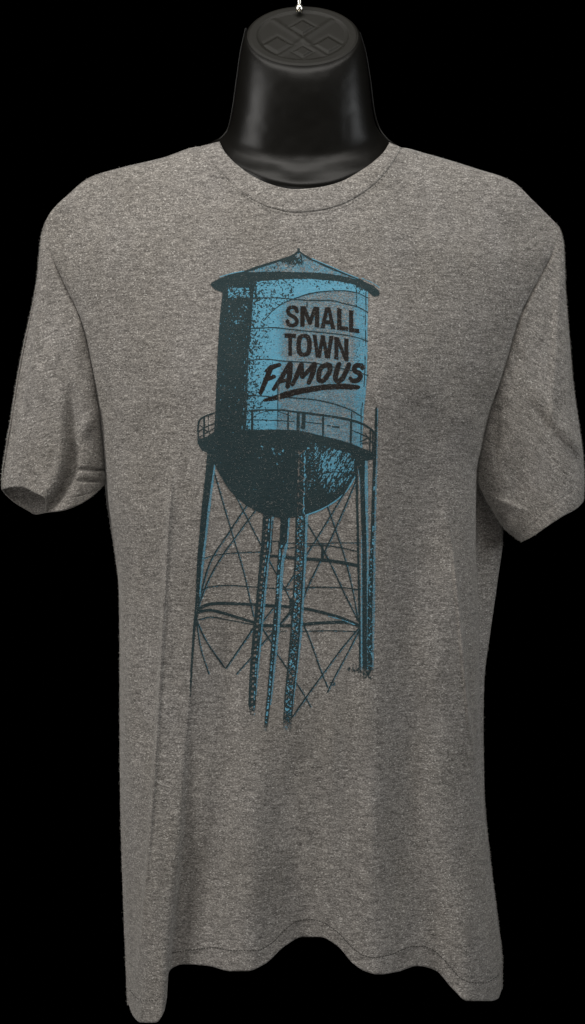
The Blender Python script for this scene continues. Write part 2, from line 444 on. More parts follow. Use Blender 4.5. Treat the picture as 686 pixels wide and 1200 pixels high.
# ------------------------------------------------------------------ the print
CELL = .4
X0, Y0, X1, Y1 = 218., 286., 450., 860.
nx = int((X1-X0)/CELL); ny = int((Y1-Y0)/CELL)
XX, YY = np.meshgrid(X0+(np.arange(nx)+.5)*CELL, Y0+(np.arange(ny)+.5)*CELL)
RS = np.random.RandomState(11)
white = RS.rand(ny, nx)
def gn(sx, sy, seed, ang=0):
    c, s_ = math.cos(ang), math.sin(ang)
    return vnoise((XX*c+YY*s_)/sx+50, (-XX*s_+YY*c)/sy+50, seed)
n1 = gn(.9, .9, 31); n2 = gn(1.7, 1.7, 32); n3 = gn(4, 4, 33); n4 = gn(9, 9, 34)
wob = gn(3, 3, 41)*.25+gn(1.1, 1.1, 42)*.3
cls = np.zeros((ny, nx), np.int8)      # 0 bare, 1 blue, 2 dark teal, 3 brown black

def inside(poly, sm=False):
    p = np.array(poly, float)
    m = np.zeros((ny, nx), bool)
    x = XX+wob*.6; y = YY+wob*.6
    j = len(p)-1
    for i in range(len(p)):
        xi, yi = p[i]; xj, yj = p[j]
        if yi != yj:
            c = ((yi > y) != (yj > y)) & (x < (xj-xi)*(y-yi)/(yj-yi)+xi)
            m ^= c
        j = i
    return m
def dist(pts, sm=True, w=None):
    """distance to a polyline; w: per-point widths -> returns dist - width/2"""
    p = np.array(pts, float)
    if sm and len(p) > 2:
        u_ = np.linspace(0, 1, max(8, len(p)*5))
        sarr = np.r_[0, np.cumsum(np.linalg.norm(np.diff(p, axis=0), axis=1))]; sarr /= sarr[-1]
        if w is not None: w = np.interp(u_, sarr, w)
        p = chord(p, u_)
    out = np.full((ny, nx), 99.)
    for i in range(len(p)-1):
        a, b = p[i], p[i+1]
        wa, wb = (w[i], w[i+1]) if w is not None else (0, 0)
        mg = max(wa, wb)/2+4
        i0 = max(0, int((min(a[0], b[0])-mg-X0)/CELL)); i1 = min(nx, int((max(a[0], b[0])+mg-X0)/CELL)+1)
        j0 = max(0, int((min(a[1], b[1])-mg-Y0)/CELL)); j1 = min(ny, int((max(a[1], b[1])+mg-Y0)/CELL)+1)
        if i1 <= i0 or j1 <= j0: continue
        x = XX[j0:j1, i0:i1]; y = YY[j0:j1, i0:i1]
        v = b-a; l2 = max(1e-9, v@v)
        q = np.clip(((x-a[0])*v[0]+(y-a[1])*v[1])/l2, 0, 1)
        d = np.hypot(x-a[0]-q*v[0], y-a[1]-q*v[1])-(wa+(wb-wa)*q)/2
        out[j0:j1, i0:i1] = np.minimum(out[j0:j1, i0:i1], d)
    return out
def stroke(pts, w, c=2, sm=True, rough=.3, keep=None):
    if not isinstance(w, (list, tuple)): w = [w]*len(pts)
    m = dist(pts, sm, list(w))+wob*rough < 0
    if keep is not None: m &= keep
    cls[m] = c
    return m
def put(mask, c): cls[mask] = c

# roof cone
cone = inside([(350,294),(343,300),(325,306),(300,314),(284,320),(310,319),(340,319),(375,319.5),(400,323),(420,328),(410,323),(390,315),(372,307),(358,300)])
put(cone & (white < .28+.22*(n3 > .1)), 1)
put(cone & (np.exp(-((XX-343)/16)**2-((YY-305)/7)**2)*1.5+n1*.5+n2*.45 > .95), 2)
put(cone & (YY < 312) & (XX > 350) & (n1*.6+n2*.6+(XX-350)*.004 > .35) & (YY < 301+(XX-350)*.37), 2)
put(cone & (XX > 300) & (XX < 345) & (n2+n1*.5 > .62), 2)
stroke([(350,294),(343,300),(325,306),(300,314),(285,319),(268,323)], [1.5,3.2,2.6,3.4,2.2,1.5])
stroke([(350,294),(358,300),(372,307),(390,315),(410,323),(425,329)], [1.5,2.4,2.2,2.8,2.2,1.5])
stroke([(366,303),(385,311),(403,319),(420,326)], .8, 1)
stroke([(350,292.5),(349.7,296)], [3.6,2.6])
# wall
right_edge = smooth_ip(YY, [(340,431.5),(400,431),(440,430),(480,427),(510,425)])
left_edge = smooth_ip(YY, [(330,262),(343,261),(370,258),(400,256),(440,254),(490,252),(505,251)])
wall = (XX > left_edge) & (XX < right_edge+wob) & (YY > smooth_ip(XX, [(262,330),(300,322),(340,322),(395,327),(415,331),(431,341)])) & \
       (YY < smooth_ip(XX, [(250,510),(290,506),(345,506),(375,511),(400,517),(431,528)]))
darkx = smooth_ip(YY, [(325,299.5),(350,297),(380,295),(400,293),(430,291),(480,290),(505,288)])
arc_y = smooth_ip(XX, [(308,376),(320,364),(335,354),(345,350),(360,345),(380,341.5),(400,340.5),(418,343),(431,349)])
blue_d = np.full((ny, nx), .27)
blue_d = np.where(YY < arc_y, .96, blue_d)
blue_d = np.where(XX < 308, .97, blue_d)
blue_d = np.maximum(blue_d, .95*(1-sst(322, 346, XX+n4*4))*(YY > 350)+0)
blue_d = np.maximum(blue_d, .27+.48*sst(412, 422, XX+n3*2))
low = (YY > 440)
blue_d = np.where(low, np.maximum(.36+.12*n3, .97*(1-sst(322, 336, XX+n4*4))), blue_d)
blue_d = np.where(low, np.maximum(blue_d, .36+.4*sst(410, 424, XX)), blue_d)
put(wall & (white < blue_d), 1)
# dark mottling over the blue
dk = np.clip(1-(XX-darkx)/34, 0, 1)**1.1
dk = np.where((YY < arc_y) & (YY > 325) & (XX < 345), np.maximum(dk, .62), dk)
topb = np.clip(1-(YY-smooth_ip(XX, [(300,329),(340,326),(395,329),(431,341)]))/15, 0, 1)*.66
dk = np.maximum(dk, topb*(XX > 300))
dk = np.where((YY < 350) & (XX > 345), np.minimum(dk, .60), dk)
mott = n1*.55+n2*.6+(white-.5)*.25
put(wall & (XX > darkx) & (mott > .72-.80*dk) & (dk > .04), 2)
put(wall & (np.abs(XX-419) < 4) & (YY > 395) & (YY < 425) & (mott > .45), 2)
put(wall & (XX > 424) & (mott > .62), 2)
# solid dark left side
dside = wall & (XX < darkx+wob)
put(dside, 2)
sp = dside & (((np.abs(YY-343) < 6) & (XX > 267) & (XX < 293) & (mott > .05)) |
              ((YY > 354) & (YY < 382) & (XX > 268) & (XX < 290) & (mott+n3*.5 > .62)) |
              ((gn(1.4, 1.4, 71) > .92)) | ((XX > darkx-5) & (YY > 380) & (gn(1.0, 5, 72) > .72)))
put(sp & (white < .75), 1)
put(sp & (white > .9), 0)
# plate seams
for ln in ([(296,349),(320,349),(343,350.5),(365,352),(385,352),(405,356),(420,360),(431,366)],
           [(295,385),(320,384),(340,386),(370,389),(400,392),(420,396),(431,400)],
           [(290,422.5),(312,421),(330,423),(365,425),(390,430),(415,435),(431,440)],
           [(290,463.5),(305,464),(325,466)], [(335,465.5),(365,468),(390,473),(412,481),(425,489)]):
    stroke(ln, 1.5)
stroke([(309,376),(320,364),(335,354),(345,350),(360,345),(380,341.5),(400,340.5),(418,343),(431,349)], 1.2)
stroke([(361,344),(380,341.5)], .8, 2)
put((np.abs(XX-418) < .9) & (YY > 333) & (YY < 359) & (n1 > -.4), 2)
put((np.abs(XX-300) < 1.1) & (YY > 325) & (YY < 349) & (n1 > -.5), 2)
put((np.abs(XX-360) < .7) & (YY > 353) & (YY < 360), 2)
put((np.abs(XX-right_edge+2.5) < .6) & (YY > 342) & (YY < 480) & (gn(1, 6, 81) > -.2), 2)
# eave band
eave = [(247,334),(249,330.5),(258,326),(272,321),(285,319),(310,318.5),(340,318.5),(375,319.5),(400,323),(425,329),(438,335),(444.5,341),(445,345),(442,347.5),(438,347.5),
        (430,341),(415,333.5),(395,329.5),(365,327),(340,327),(300,330),(299,336),(262,343.5),(252,339.5)]
put(inside(eave), 2)
put(inside([(262,336),(299,332),(298,340),(295,350),(262,350)]) & ~sp, 2)
put(sp & (white < .8), 1)
stroke([(258,324.5),(272,320.3),(286,317.6)], .8, 1)
stroke([(424,326),(436,331),(445,337)], .7, 1, rough=.9)

# lettering -------------------------------------------------
def quadmap(pts, x0, x1, tl, tr, bl, br):
    """unit square glyph space (y down) -> slightly tilted box"""
    out = []
    for a, b in pts:
        xt = x0+(x1-x0)*a; yt = (tl+(tr-tl)*a)*(1-b)+(bl+(br-bl)*a)*b
        out.append((xt, yt))
    return out
LG = []
def glyph(polys, holes, box):
    m = np.zeros((ny, nx), bool)
    for p in polys: m |= inside(quadmap(p, *box))
    for p in holes: m &= ~inside(quadmap(p, *box))
    LG.append(m)
M_ = [(0,1),(0,0),(.29,0),(.5,.52),(.71,0),(1,0),(1,1),(.76,1),(.76,.42),(.58,.88),(.42,.88),(.24,.42),(.24,1)]
A_ = [(0,1),(.33,0),(.67,0),(1,1),(.71,1),(.65,.79),(.35,.79),(.29,1)]
AH = [(.40,.60),(.5,.24),(.60,.60)]
L__ = [(0,0),(.42,0),(.42,.80),(1,.80),(1,1),(0,1)]
T_ = [(0,0),(1,0),(1,.2),(.66,.2),(.66,1),(.34,1),(.34,.2),(0,.2)]
W_ = [(0,0),(.2,0),(.29,.62),(.41,0),(.59,0),(.71,.62),(.80,0),(1,0),(.83,1),(.61,1),(.5,.45),(.39,1),(.17,1)]
N_ = [(0,0),(.32,0),(.70,.58),(.70,0),(1,0),(1,1),(.72,1),(.30,.40),(.30,1),(0,1)]
glyph([M_], [], (352, 374.3, 358.8, 359.5, 383, 383.8))
glyph([A_], [AH], (375.6, 393.3, 359.5, 360.8, 384.6, 386.2))
glyph([L__], [], (395.2, 408, 361, 362, 386.6, 388.2))
glyph([L__], [], (409.2, 421.3, 363.3, 364.5, 389, 390.8))
glyph([T_], [], (333.4, 347, 390.8, 391.2, 416.8, 417.6))
glyph([W_], [], (366.2, 391, 392, 393.8, 419, 420.4))
glyph([N_], [], (391.9, 408.6, 394.5, 397, 421, 423.6))
def tube(pts, w, sm=True):
    if not isinstance(w, (list, tuple)): w = [w]*len(pts)
    LG.append(dist(pts, sm, list(w))+wob*.35 < .22)
# S
tube([(348.2,365),(347.2,361.6),(343.4,360.0),(339.3,361.0),(337.6,364.6),(339.2,368.2),(343,370.6),(346.9,373.4),(348.2,377),(346.2,380.6),(342,381.4),(338.2,379.8),(337.2,376.4)], 4.1)
# O
oo = np.hypot((XX-356.5)/9.1, (YY-404.6)/13.6); LG.append(((np.abs((XX-356.5)/9.1)**2.7+np.abs((YY-404.6)/13.6)**2.7) < 1+wob*.1) & ~((np.abs((XX-356.5)/3.6)**2.5+np.abs((YY-404.6)/8.6)**2.5) < 1))
# FAMOUS, brush script capitals
tube([(318,430.5),(312,445),(305.6,460.5)], [5.7,6.0,4.5]); tube([(312.5,434.5),(319,430.5),(327.5,427.5)], [4.0,5.7,4.5]); tube([(311,445.5),(321.5,441.5)], [4.5,4.2])
tube([(339.5,427),(331,441),(321,456)], [5.2,5.2,4.2]); tube([(340.5,427),(339.6,440),(337.3,453)], [5.5,6.2,5.0]); tube([(328.5,447.5),(339,444.5)], 3.7)
tube([(353,427.5),(348.5,439),(343,450.5)], [5.0,5.5,4.2]); tube([(353.5,427.5),(354.2,441.5)], [5.5,4.7]); tube([(354.6,442),(368.5,427)], [4.5,5.2]); tube([(369,427),(366.3,438),(362.2,448.5)], [5.5,6.0,4.7])
tube([(384.5,427.5),(378,429.5),(373.8,438),(373.6,445),(377.5,446.6),(383,441.5),(387,433),(386.8,428.6),(383.5,427.3)], 5.3)
tube([(397.5,427),(394.3,436),(393.2,443.5),(396,446.8),(400.5,444.5),(405,437),(409,427.5)], 5.6)
tube([(424.8,431.5),(423.5,428.3),(418.5,428.3),(415.4,432),(417,435.4),(421.6,437.5),(422.6,441.3),(419,445.8),(414,446.4),(410.8,443.6)], [4.5,5.2,5.5,5.5,5.5,5.5,5.5,5.5,5.0,4.5])
tube([(310.5,469),(322,466.5),(335,462.5),(350,458.8),(366,456),(385,453.4),(402,453),(412,453.4),(420,453.8)], [3.4,5.5,7.2,6.6,6.4,6.2,6.2,6.0,4.4])
LM = np.zeros((ny, nx), bool)
for m in LG: LM |= m
worn = (gn(1.3, 1.3, 91) > .93)
put(LM & ~worn, 3)
put((np.abs(XX-327.5) < 1.0) & (YY > 452) & (YY < 470) & (n1 > -.2), 0)
put((np.abs(XX-325.7) < .6) & (YY > 446) & (YY < 470), 2)

# walkway and railings -----------------------------------------
stroke([(232.5,520),(232.3,500),(233.5,493),(240,488),(251,484)], 1.8)
stroke([(233,505.5),(243,499.5),(252,496)], 1.2); stroke([(239.4,488),(239,512)], 2.0); stroke([(244.5,487),(244.5,505)], .7)
stroke([(234,498),(246,508)], 1.0); stroke([(234,512),(251,502)], 1.0)
stroke([(286,482),(300,480.8),(312,480.5),(326,480.5),(345,482.5),(365,485),(385,487.5),(400,490),(420,495),(435,503),(440.5,511),(440.5,534)], [1.4,2.2,1.8,2.0,2.2,3.0,2.4,3.0,3.0,2.4,2.2,2.2])
stroke([(300,486),(312,482),(325,481)], .9); stroke([(326,482),(340,487)], 1.0)
stroke([(289,492),(320,492.5),(345,494)], 1.2); stroke([(358,494.5),(380,497)], 1.2); stroke([(413,504.5),(424,509),(432,513)], 1.3)
for x, y0, y1, w in ((287.5,481,503,1.2),(296,481,504,3),(326,448,500,1.0),(338,484,504,1.9),(349.8,485,506,3.8),(356.2,486,501,4.4),(379,486,511,2.3),(411.6,493,520,2.6),(412.4,480,493,1.0),(423.5,479,522,1.1),(434,503,531,1.6),(437.3,506,532,1.6)):
    stroke([(x, y0), (x-.4, y1)], w)
stroke([(422,518),(430,514)], 1.4); stroke([(424,520),(437,517)], 1.0); stroke([(428,508),(440,524)], 1.0)
stroke([(384,498.5),(387,499)], 1.6); stroke([(390,500),(397,500.6)], 2.0)
stroke([(356,501),(354,501)], 3.5)

# bowl --------------------------------------------------------
bowl = inside([(232.5,513),(236,514),(243,511),(251,506),(256,504),(290,504),(318,503),(345,504),(358,506),(375,510),(400,516),(415,521),(430,527),(439,531),(440.5,535),(437,538.5),(430,540),(424,544),
               (418.5,547),(417,556),(410,568),(400,581),(385,593),(366,602),(350,605.5),(333,608),(312,604),(300,598.5),(288,592),(275,581),(268,573),(258,557),(252,545),(247,534),(243,530.5),(237,528),(233,522)])
put(bowl, 2)
reg = inside([(369,521),(380,523),(400,528),(416,534),(416.5,548),(408,565),(396,575),(384,578),(375,566),(368,545)])
stk = gn(1.0, 3.6, 51, ang=math.radians(32))
cent = np.exp(-((XX-392)/20)**2-((YY-545)/20)**2)
put(reg & bowl & (stk*.75+n1*.55+n2*.2+cent*.75 > .58), 1)
put(reg & bowl & (cls == 1) & (white > .93), 0)
stroke([(375,556),(392,553),(412,556)], 1.4); stroke([(402,531),(384,571)], 1.3); stroke([(377,524),(371,560)], 1.5); stroke([(411,538),(392,572)], .9)
rg2 = bowl & (np.exp(-((XX-318)/15)**2-((YY-532)/15)**2) > .35) & ~inside([(310,535),(316,527),(316,550),(308,548)])
put(rg2 & (n1*.6+n3*.7+n2*.3 > .62), 1)
rg3 = bowl & (XX > 350) & (XX < 371) & (YY > 519) & (YY < 574)
put(rg3 & (n1*.7+n2*.5+np.clip((XX-350)/60, 0, .4) > .78), 1)
for x0 in (350.5, 357.5):
    put(bowl & (np.abs(XX-x0+(YY-530)*.018) < .9) & (YY > 528) & (YY < 603) & (gn(.8, 2.2, 61) > -.05), 0 if x0 < 352 else 1)
for k in range(9):
    y = 532+k*8.2
    stroke([(351, y), (357, y+(4 if k % 2 else -4))], .9, 0, rough=.6)
stroke([(358,604),(372,599),(386,592),(401,581),(411,568),(417,557)], [1.4,1.6,1.2,1.6,2.0,1.6], 1, rough=.6)
put(bowl & (gn(1.3, 1.3, 63) > .965) & (white < .5), 1)

# legs, rods --------------------------------------------------
nonbowl = ~bowl
fade = lambda y0, y1: (white*.6+(n1+1)*.2) > sst(y0, y1, YY)
def leg(rows, c, keep=None):
    """rows of (y, xleft, xright)"""
    r = np.array(rows, float)
    xa = np.interp(YY, r[:, 0], r[:, 1]); xb_ = np.interp(YY, r[:, 0], r[:, 2])
    m = (XX+wob*.5 > xa) & (XX+wob*.5 < xb_) & (YY >= r[0, 0]) & (YY <= r[-1, 0])
    if keep is not None: m &= keep
    cls[m] = c
    return m, (xa+xb_)/2, xb_-xa
rods = [([(251,553),(271,622),(286,672),(297,722)], 1.3), ([(275,579),(306,639),(317,660),(335,692),(341,705)], 1.3),
        ([(289.5,592),(271,620),(245,662),(237,690),(231,712)], 1.5), ([(299.5,598),(283,620),(255,660),(243,683),(233,710)], 1.4),
        ([(416,557),(378,620),(358,652),(343,676),(334,690)], 1.4), ([(417.5,563),(393,620),(376,656),(360,690),(354,706)], 1.4),
        ([(384,594),(393,620),(403,650),(413,690),(420,728)], 1.4), ([(358,610),(372,633),(378,643),(388,662),(403.5,695),(420,728)], 1.5),
        ([(236,656),(250,651),(275,648),(307,646.5)], 1.0), ([(330,636.3),(375,637),(400,636),(435,636)], .9), ([(333,643),(350,641),(375,639),(395,641),(418,646)], 1.1),
        ([(232,695),(245,688),(262,686),(300,688),(335,691)], 1.2), ([(330,690.5),(345,690),(375,688),(400,688.5),(420,691)], 1.2),
        ([(233,726),(247,723),(265,726),(297,732)], 1.0), ([(350,740),(385,739),(418,740)], 1.0), ([(312,739.5),(335,739.5)], .9),
        ([(229,723),(240,748),(263,782)], 1.5), ([(230,722),(234,754),(245,790)], 1.2), ([(297,736),(265,783)], 1.6), ([(294,771),(277,790)], 1.1),
        ([(305,757),(319,742),(335,723),(342,714)], 1.5), ([(308,737),(318,753)], 1.5), ([(323.5,764.5),(336,783)], 1.2), ([(320,713),(309,727)], 1.4),
        ([(325,735),(342,717)], 1.5), ([(354,728),(363,749),(378,791),(384,805)], 1.5), ([(420,737),(403,757),(377,792),(359,817),(343,840)], 1.4),
        ([(421,739),(405,770),(391,796),(384,811)], 1.3), ([(330,773),(337,784)], 1.2), ([(346,798),(358,817),(364,828)], 1.2), ([(387,800),(391,799),(392,802),(388,803)], 1.0)]
for pts, w in rods: stroke(pts, w*1.15, 2, keep=nonbowl, rough=.35)
for pts, w in rods:
    stroke([(a+.9, b+.35) for a, b in pts], w*.8, 1, keep=nonbowl & (cls == 0) & (white < .38), rough=.6)
for pts, w in (([(305,651),(326,652)], 3.2), ([(330,652),(345,654),(360,655),(385,657),(405,660),(419,663)], 3.9), ([(231,716),(240,709.5),(255,707),(290,708),(320,710),(341,711)], 3.6),
               ([(232,717.5),(245,715),(260,718),(280,724),(300,730),(310,733)], 3.2), ([(300,733),(335,733.3),(345,732.5),(375,730),(400,729),(415,731),(422,735)], 3.6),
               ([(352,712),(375,717),(400,724),(421,733)], 3.4)):
    stroke(pts, w, 2, rough=.5)
stroke([(385,722),(400,726),(416,732)], .5, 1, rough=1.0)
stroke([(378,638),(378,655)], [2.6,3.2]); stroke([(342,704),(341.5,719)], [6,5]); stroke([(231,712),(230,722)], 4)
stroke([(318,648),(318,635),(327,634),(327,648)], 1.3, sm=False)
# left leg
leg([(545,249,253),(580,243.5,248.5),(640,238,241.5),(700,232.5,235)], 1, nonbowl & (white < .6))
leg([(528,243,251),(545,242,251),(590,237,244.5),(640,232.5,239),(660,231,236.5),(700,229.5,233.5),(717,228,233),(740,226,229),(780,223.6,226),(815,222.3,224.3),(842,221.5,223)], 2, fade(770, 850))
# leg 1 (dotted channel)
f1 = fade(818, 850)
leg([(603,318,321.5),(660,313,315.5),(700,309,312),(740,305.5,308),(790,300.5,303),(815,298.5,300.5)], 1, nonbowl & (white < .6))
m, xm, ww = leg([(603,308.5,318.5),(640,306,316.5),(660,304,313.5),(700,300.5,309.5),(740,296.5,306),(780,293,302),(825,291,299.5),(846,295,298.5)], 2, f1 & nonbowl)
yy = np.mod(YY-606, 6.1)
put(m & (np.hypot((XX-xm), (yy-3.05)) < 1.45+n2*.35), 0)
put(m & (np.abs(XX-xm-2.6) < .6) & (n2 > .1), 1)
stroke([(319.5,610),(318.5,636)], .9)
# leg 2
leg([(607,337,340.3),(640,334,337.5),(660,329,333),(700,326.5,330.5),(740,324,327.5),(780,320.5,323.3),(826,316.5,318)], 1, nonbowl & (white < .6))
m, xm, ww = leg([(603,329,338),(635,328,336.5),(645,326.5,330.5),(660,325,329.5),(700,323,327),(740,319,325),(780,316,321),(815,313,318),(858,309,313)], 2, fade(838, 866) & nonbowl)
put(m & (YY > 636) & (np.abs(XX-xm) < 1.0) & (n2 > .25), 1)
# leg 3 (laced)
leg([(603,357.5,361.5),(660,355.5,359),(740,351,354.5),(800,344,347.5),(828,342,344)], 1, nonbowl & (white < .6))
m, xm, ww = leg([(600,346.5,358),(640,346,357.5),(660,345,356.5),(700,343,354.5),(740,340.5,352),(780,337,348.5),(815,333.5,344.5),(858,331.5,341)], 2, fade(828, 868) & nonbowl)
zig = np.abs(np.mod(YY-600, 11)-5.5)/5.5*6-3
put(m & (np.abs(XX-xm) < 3.6) & (np.abs(XX-xm-zig) > 1.3) & (n1*.6+n2*.5 > .20), 1)
put(m & (np.abs(XX-xm) < 3.8) & (np.abs(XX-xm+zig) > 1.4) & (n1*.4-n2*.6 > .20), 0)
# right legs and riser pipe
fr = fade(772, 800)
leg([(540,419,431),(600,424,431.8),(700,423,432.5),(785,423,433)], 1, fr & (white < .62))
leg([(548,416.3,419.3),(600,417.5,420.2),(640,418.3,421.2),(740,420.5,422.8),(790,421,423)], 2, fr)
leg([(538,418,428),(560,422,427.5),(600,423,428.5),(640,424.5,430),(740,424.8,430.3),(790,425,430.5)], 2, fr)
pp = (YY > 477) & fr
leg([(478,442,443.5),(540,440,442.5),(640,438,440.5),(700,436.5,440),(785,435.8,438)], 1, pp & (n1 > -.6) & (white < .5))
m, xm, ww = leg([(476,440.2,442),(490,439.6,442.4),(530,438,441.3),(560,436.6,440),(640,434,438.2),(700,431,437),(785,430.5,436.5)], 2, pp)
put(m & (YY > 640) & (n1*.6+n2*.6 > .42), 1)
put(m & (YY > 560) & (YY < 640) & (XX > xm+.2) & (n2 > .4), 1)
# grass tuft at the foot of the pipe
gz = np.exp(-((XX-430)/11)**2-((YY-789)/7)**2)*1.3+np.exp(-((XX-414)/9)**2-((YY-783)/5)**2)*.9
put((gz+gn(.9, 2.2, 95)*.75 > .98) & (YY > 771), 2)
cls[(YY > 858)] = 0

def cells(name, which, lift):
    jj, ii = np.nonzero(cls == which)
    # four corner ids
    w = nx+1
    q = np.stack([jj*w+ii, (jj+1)*w+ii, (jj+1)*w+ii+1, jj*w+ii+1], -1)
    uq, inv = np.unique(q, return_inverse=True)
    vy = Y0+(uq//w)*CELL; vx = X0+(uq % w)*CELL
    v = P(vx, vy, depth(vx, vy)+lift)
    return link(name, v, inv.reshape(-1, 4), {1: M_blue, 2: M_dark, 3: M_blk}[which], body)
cells('printed_blue_ink', 1, .0005)['label'] = 'sky blue ink of the water tower print'
cells('printed_dark_ink', 2, .0005)['label'] = 'dark teal ink of the water tower print'
cells('printed_lettering', 3, .0005)['label'] = 'brown black words SMALL TOWN FAMOUS'

# ---- loose fibres standing off the brushed knit
def fuzz(name, grid, count, seed, parent):
    rs = np.random.RandomState(seed)
    g = grid; nr_, nc_ = g.shape[:2]
    i = rs.randint(1, nr_-1, count); j = rs.randint(1, nc_-1, count)
    p0 = g[i, j]+(g[i-1, j]-g[i, j])*rs.rand(count, 1)
    tu = g[i, j+1-1]-g[i, j-1]; tv = g[i+1, j]-g[i-1, j]
    nrm_ = np.cross(tu, tv); nrm_ /= np.linalg.norm(nrm_, axis=1)[:, None]+1e-12
    nrm_ *= np.where(rs.rand(count) < 2, 1, 1)[:, None]
    cen = g.mean((0, 1)); sgn = np.sign(((p0-np.array([cen[0], .02, 0])*np.array([1, 1, 0]))*nrm_*np.array([1, 1, 0])).sum(1)); sgn[sgn == 0] = 1
    nrm_ *= sgn[:, None]
    dr = nrm_+rs.randn(count, 3)*.75; dr /= np.linalg.norm(dr, axis=1)[:, None]
    ln = (.0011+.0015*rs.rand(count)**2)[:, None]
    p1 = p0+dr*ln*.55; p2 = p1+(dr+rs.randn(count, 3)*.6)*ln*.5
    sd = np.cross(dr, rs.randn(count, 3)); sd /= np.linalg.norm(sd, axis=1)[:, None]+1e-12
    w_ = .00013
    V_ = np.stack([p0-sd*w_, p0+sd*w_, p1+sd*w_*.8, p1-sd*w_*.8, p2+sd*w_*.4, p2-sd*w_*.4], 1).reshape(-1, 3)
    b_ = np.arange(count)[:, None]*6
    F_ = np.concatenate([b_+np.array([[0, 1, 2, 3]]), b_+np.array([[3, 2, 4, 5]])], 0)
    o = link(name, V_, F_, M_fz, parent); o['kind'] = 'stuff'; return o
M_fz, _nt, _b = new_mat('loose_fibre'); _n = N(_nt, 'ShaderNodeTexNoise'); _n.inputs['Scale'].default_value = 300
_r = N(_nt, 'ShaderNodeValToRGB'); _r.color_ramp.elements[0].color = (.2, .19, .17, 1); _r.color_ramp.elements[1].color = (.5, .48, .45, 1)
_nt.links.new(_n.outputs[0], _r.inputs[0]); _nt.links.new(_r.outputs[0], _b.inputs['Base Color']); _b.inputs['Roughness'].default_value = .9
fuzz('loose_fibres', V_body, 130000, 3, body)
fuzz('loose_fibres', SLV['left'], 34000, 4, sl)
fuzz('loose_fibres', SLV['right'], 34000, 5, sr)

# ------------------------------------------------------------------ display form
nph = 144
ph = np.linspace(0, 2*math.pi, nph, endpoint=False)       # 0 right, pi/2 front, pi left
# y_side, y_front, y_back, xl, xr, depth front, depth back, side depth, exponent
rows = [ # neck
 (42, 77.0, 7.5, 290, 420, 34, -50, -8, 2.0),
 (43.5, 80.0, 9, 287.5, 422.5, 37, -52, -8, 2.0),
 (48, 86, 12, 285.8, 424.3, 40, -53, -8, 2.0),
 (62, 100, 22, 283, 427.5, 43, -54, -8, 2.05),
 (85, 120, 45, 279.5, 431, 45, -55, -7, 2.1),
 (110, 145, 75, 276.3, 434, 46, -56, -6, 2.15),
 (130, 165, 105, 273.5, 436.5, 47, -57, -5, 2.2),
 (145, 180, 125, 270.5, 439.5, 48.5, -58, -4, 2.2),
 (156, 190, 138, 266, 445, 52, -59, -3, 2.2),
 (163, 198, 148, 259, 452, 57, -60, -2, 2.2),
 (170, 206, 155, 246, 463, 63.5, -62, -1, 2.2),
 (179, 216, 176, 228, 478, 71.5, -40, 0, 2.2),
 (194, 228, 192, 190, 515, 78, -42, 0, 2.3),
 (218, 246, 216, 150, 556, 84, -46, 0, 2.4),
 (256, 278, 250, 112, 594, 91, -54, 2, 2.4),
 (300, 316, 290, 105, 600, 100, -66, 4, 2.4),
 (375, 380, 370, 124, 582, 114, -84, 6, 2.3),
 (470, 470, 470, 138, 560, 122, -84, 0, 2.2),
 (600, 600, 600, 158, 540, 104, -70, 0, 2.2),
 (760, 760, 760, 172, 528, 92, -62, 0, 2.2),
 (900, 900, 900, 168, 535, 90, -66, 0, 2.2),
 (1010, 1010, 1010, 175, 530, 86, -62, 0, 2.2),
]
R = np.array(rows, float)
par = np.r_[0, np.cumsum(np.abs(np.diff(R[:, 0]))+.4*np.abs(np.diff(R[:, 3])))]
NL = [(200,150),(257,166),(262,176),(270,186),(280,195),(299,208),(320,217),(346,222),(372,220),(397,214),(422,201),(440,188),(451,177),(457,167),(520,150)]
pk = np.unique(np.r_[np.linspace(0, par[12], 110), np.linspace(par[12], par[-1], 90)])
RR = np.stack([smooth_ip(pk, np.c_[par, R[:, k]]) for k in range(R.shape[1])], -1)
ring = []
for ys, yf, yb, xl, xr, df, db, dsd, e in RR:
    c, s_ = np.cos(ph), np.sin(ph)
    ce = np.sign(c)*np.abs(c)**(2/e); se = np.sign(s_)*np.abs(s_)**(2/e)
    x = (xl+xr)/2+(xr-xl)/2*ce
    y = np.where(s_ > 0, ys+(yf-ys)*np.abs(se), ys+(yb-ys)*np.abs(se))
    d = np.where(s_ > 0, dsd+(df-dsd)*np.abs(se), dsd+(db-dsd)*np.abs(se))
    d = d+.7*vnoise(x/22+4, y/34, 77)*np.clip(s_, 0, 1)+.25*vnoise(x/7, y/10, 78)*np.clip(s_, 0, 1)
    # collar bones and the notch between them
    fr_ = np.clip(s_, 0, 1)
    bone = (1.8*np.exp(-((np.abs(x-352)-46)/28)**2)-1.6*np.exp(-((x-350)/14)**2))*np.exp(-((y-(203-np.abs(x-350)*.10))/8)**2)
    d = d+bone*fr_
    # keep the form inside the shirt once below the neckline
    lim = depth(np.clip(x, 60, 645), np.clip(y, 175, 1090))*1000-3.0
    neckline = smooth_ip(x, NL)
    vis = neckline-y                                    # > 0 where the form shows above the collar
    allow = lim+1.0+np.clip(vis, 0, 60)*1.1-np.clip(-vis, 0, 8)*.5
    soft = -2.0*np.log(np.exp(-(d-allow)/2.0)+1)+allow+0*d
    soft = allow-2.0*np.logaddexp(0, -(d-allow)/2.0)    # smooth minimum of d and allow
    d = np.where(s_ > 0, soft, d)
    ring.append(P(x, y, d*.001))
F = np.stack(ring, 0)
torso = link('torso_shell', F.reshape(-1, 3), gridfaces(len(ring), nph, wrap=True, flip=True), M_pl, form)

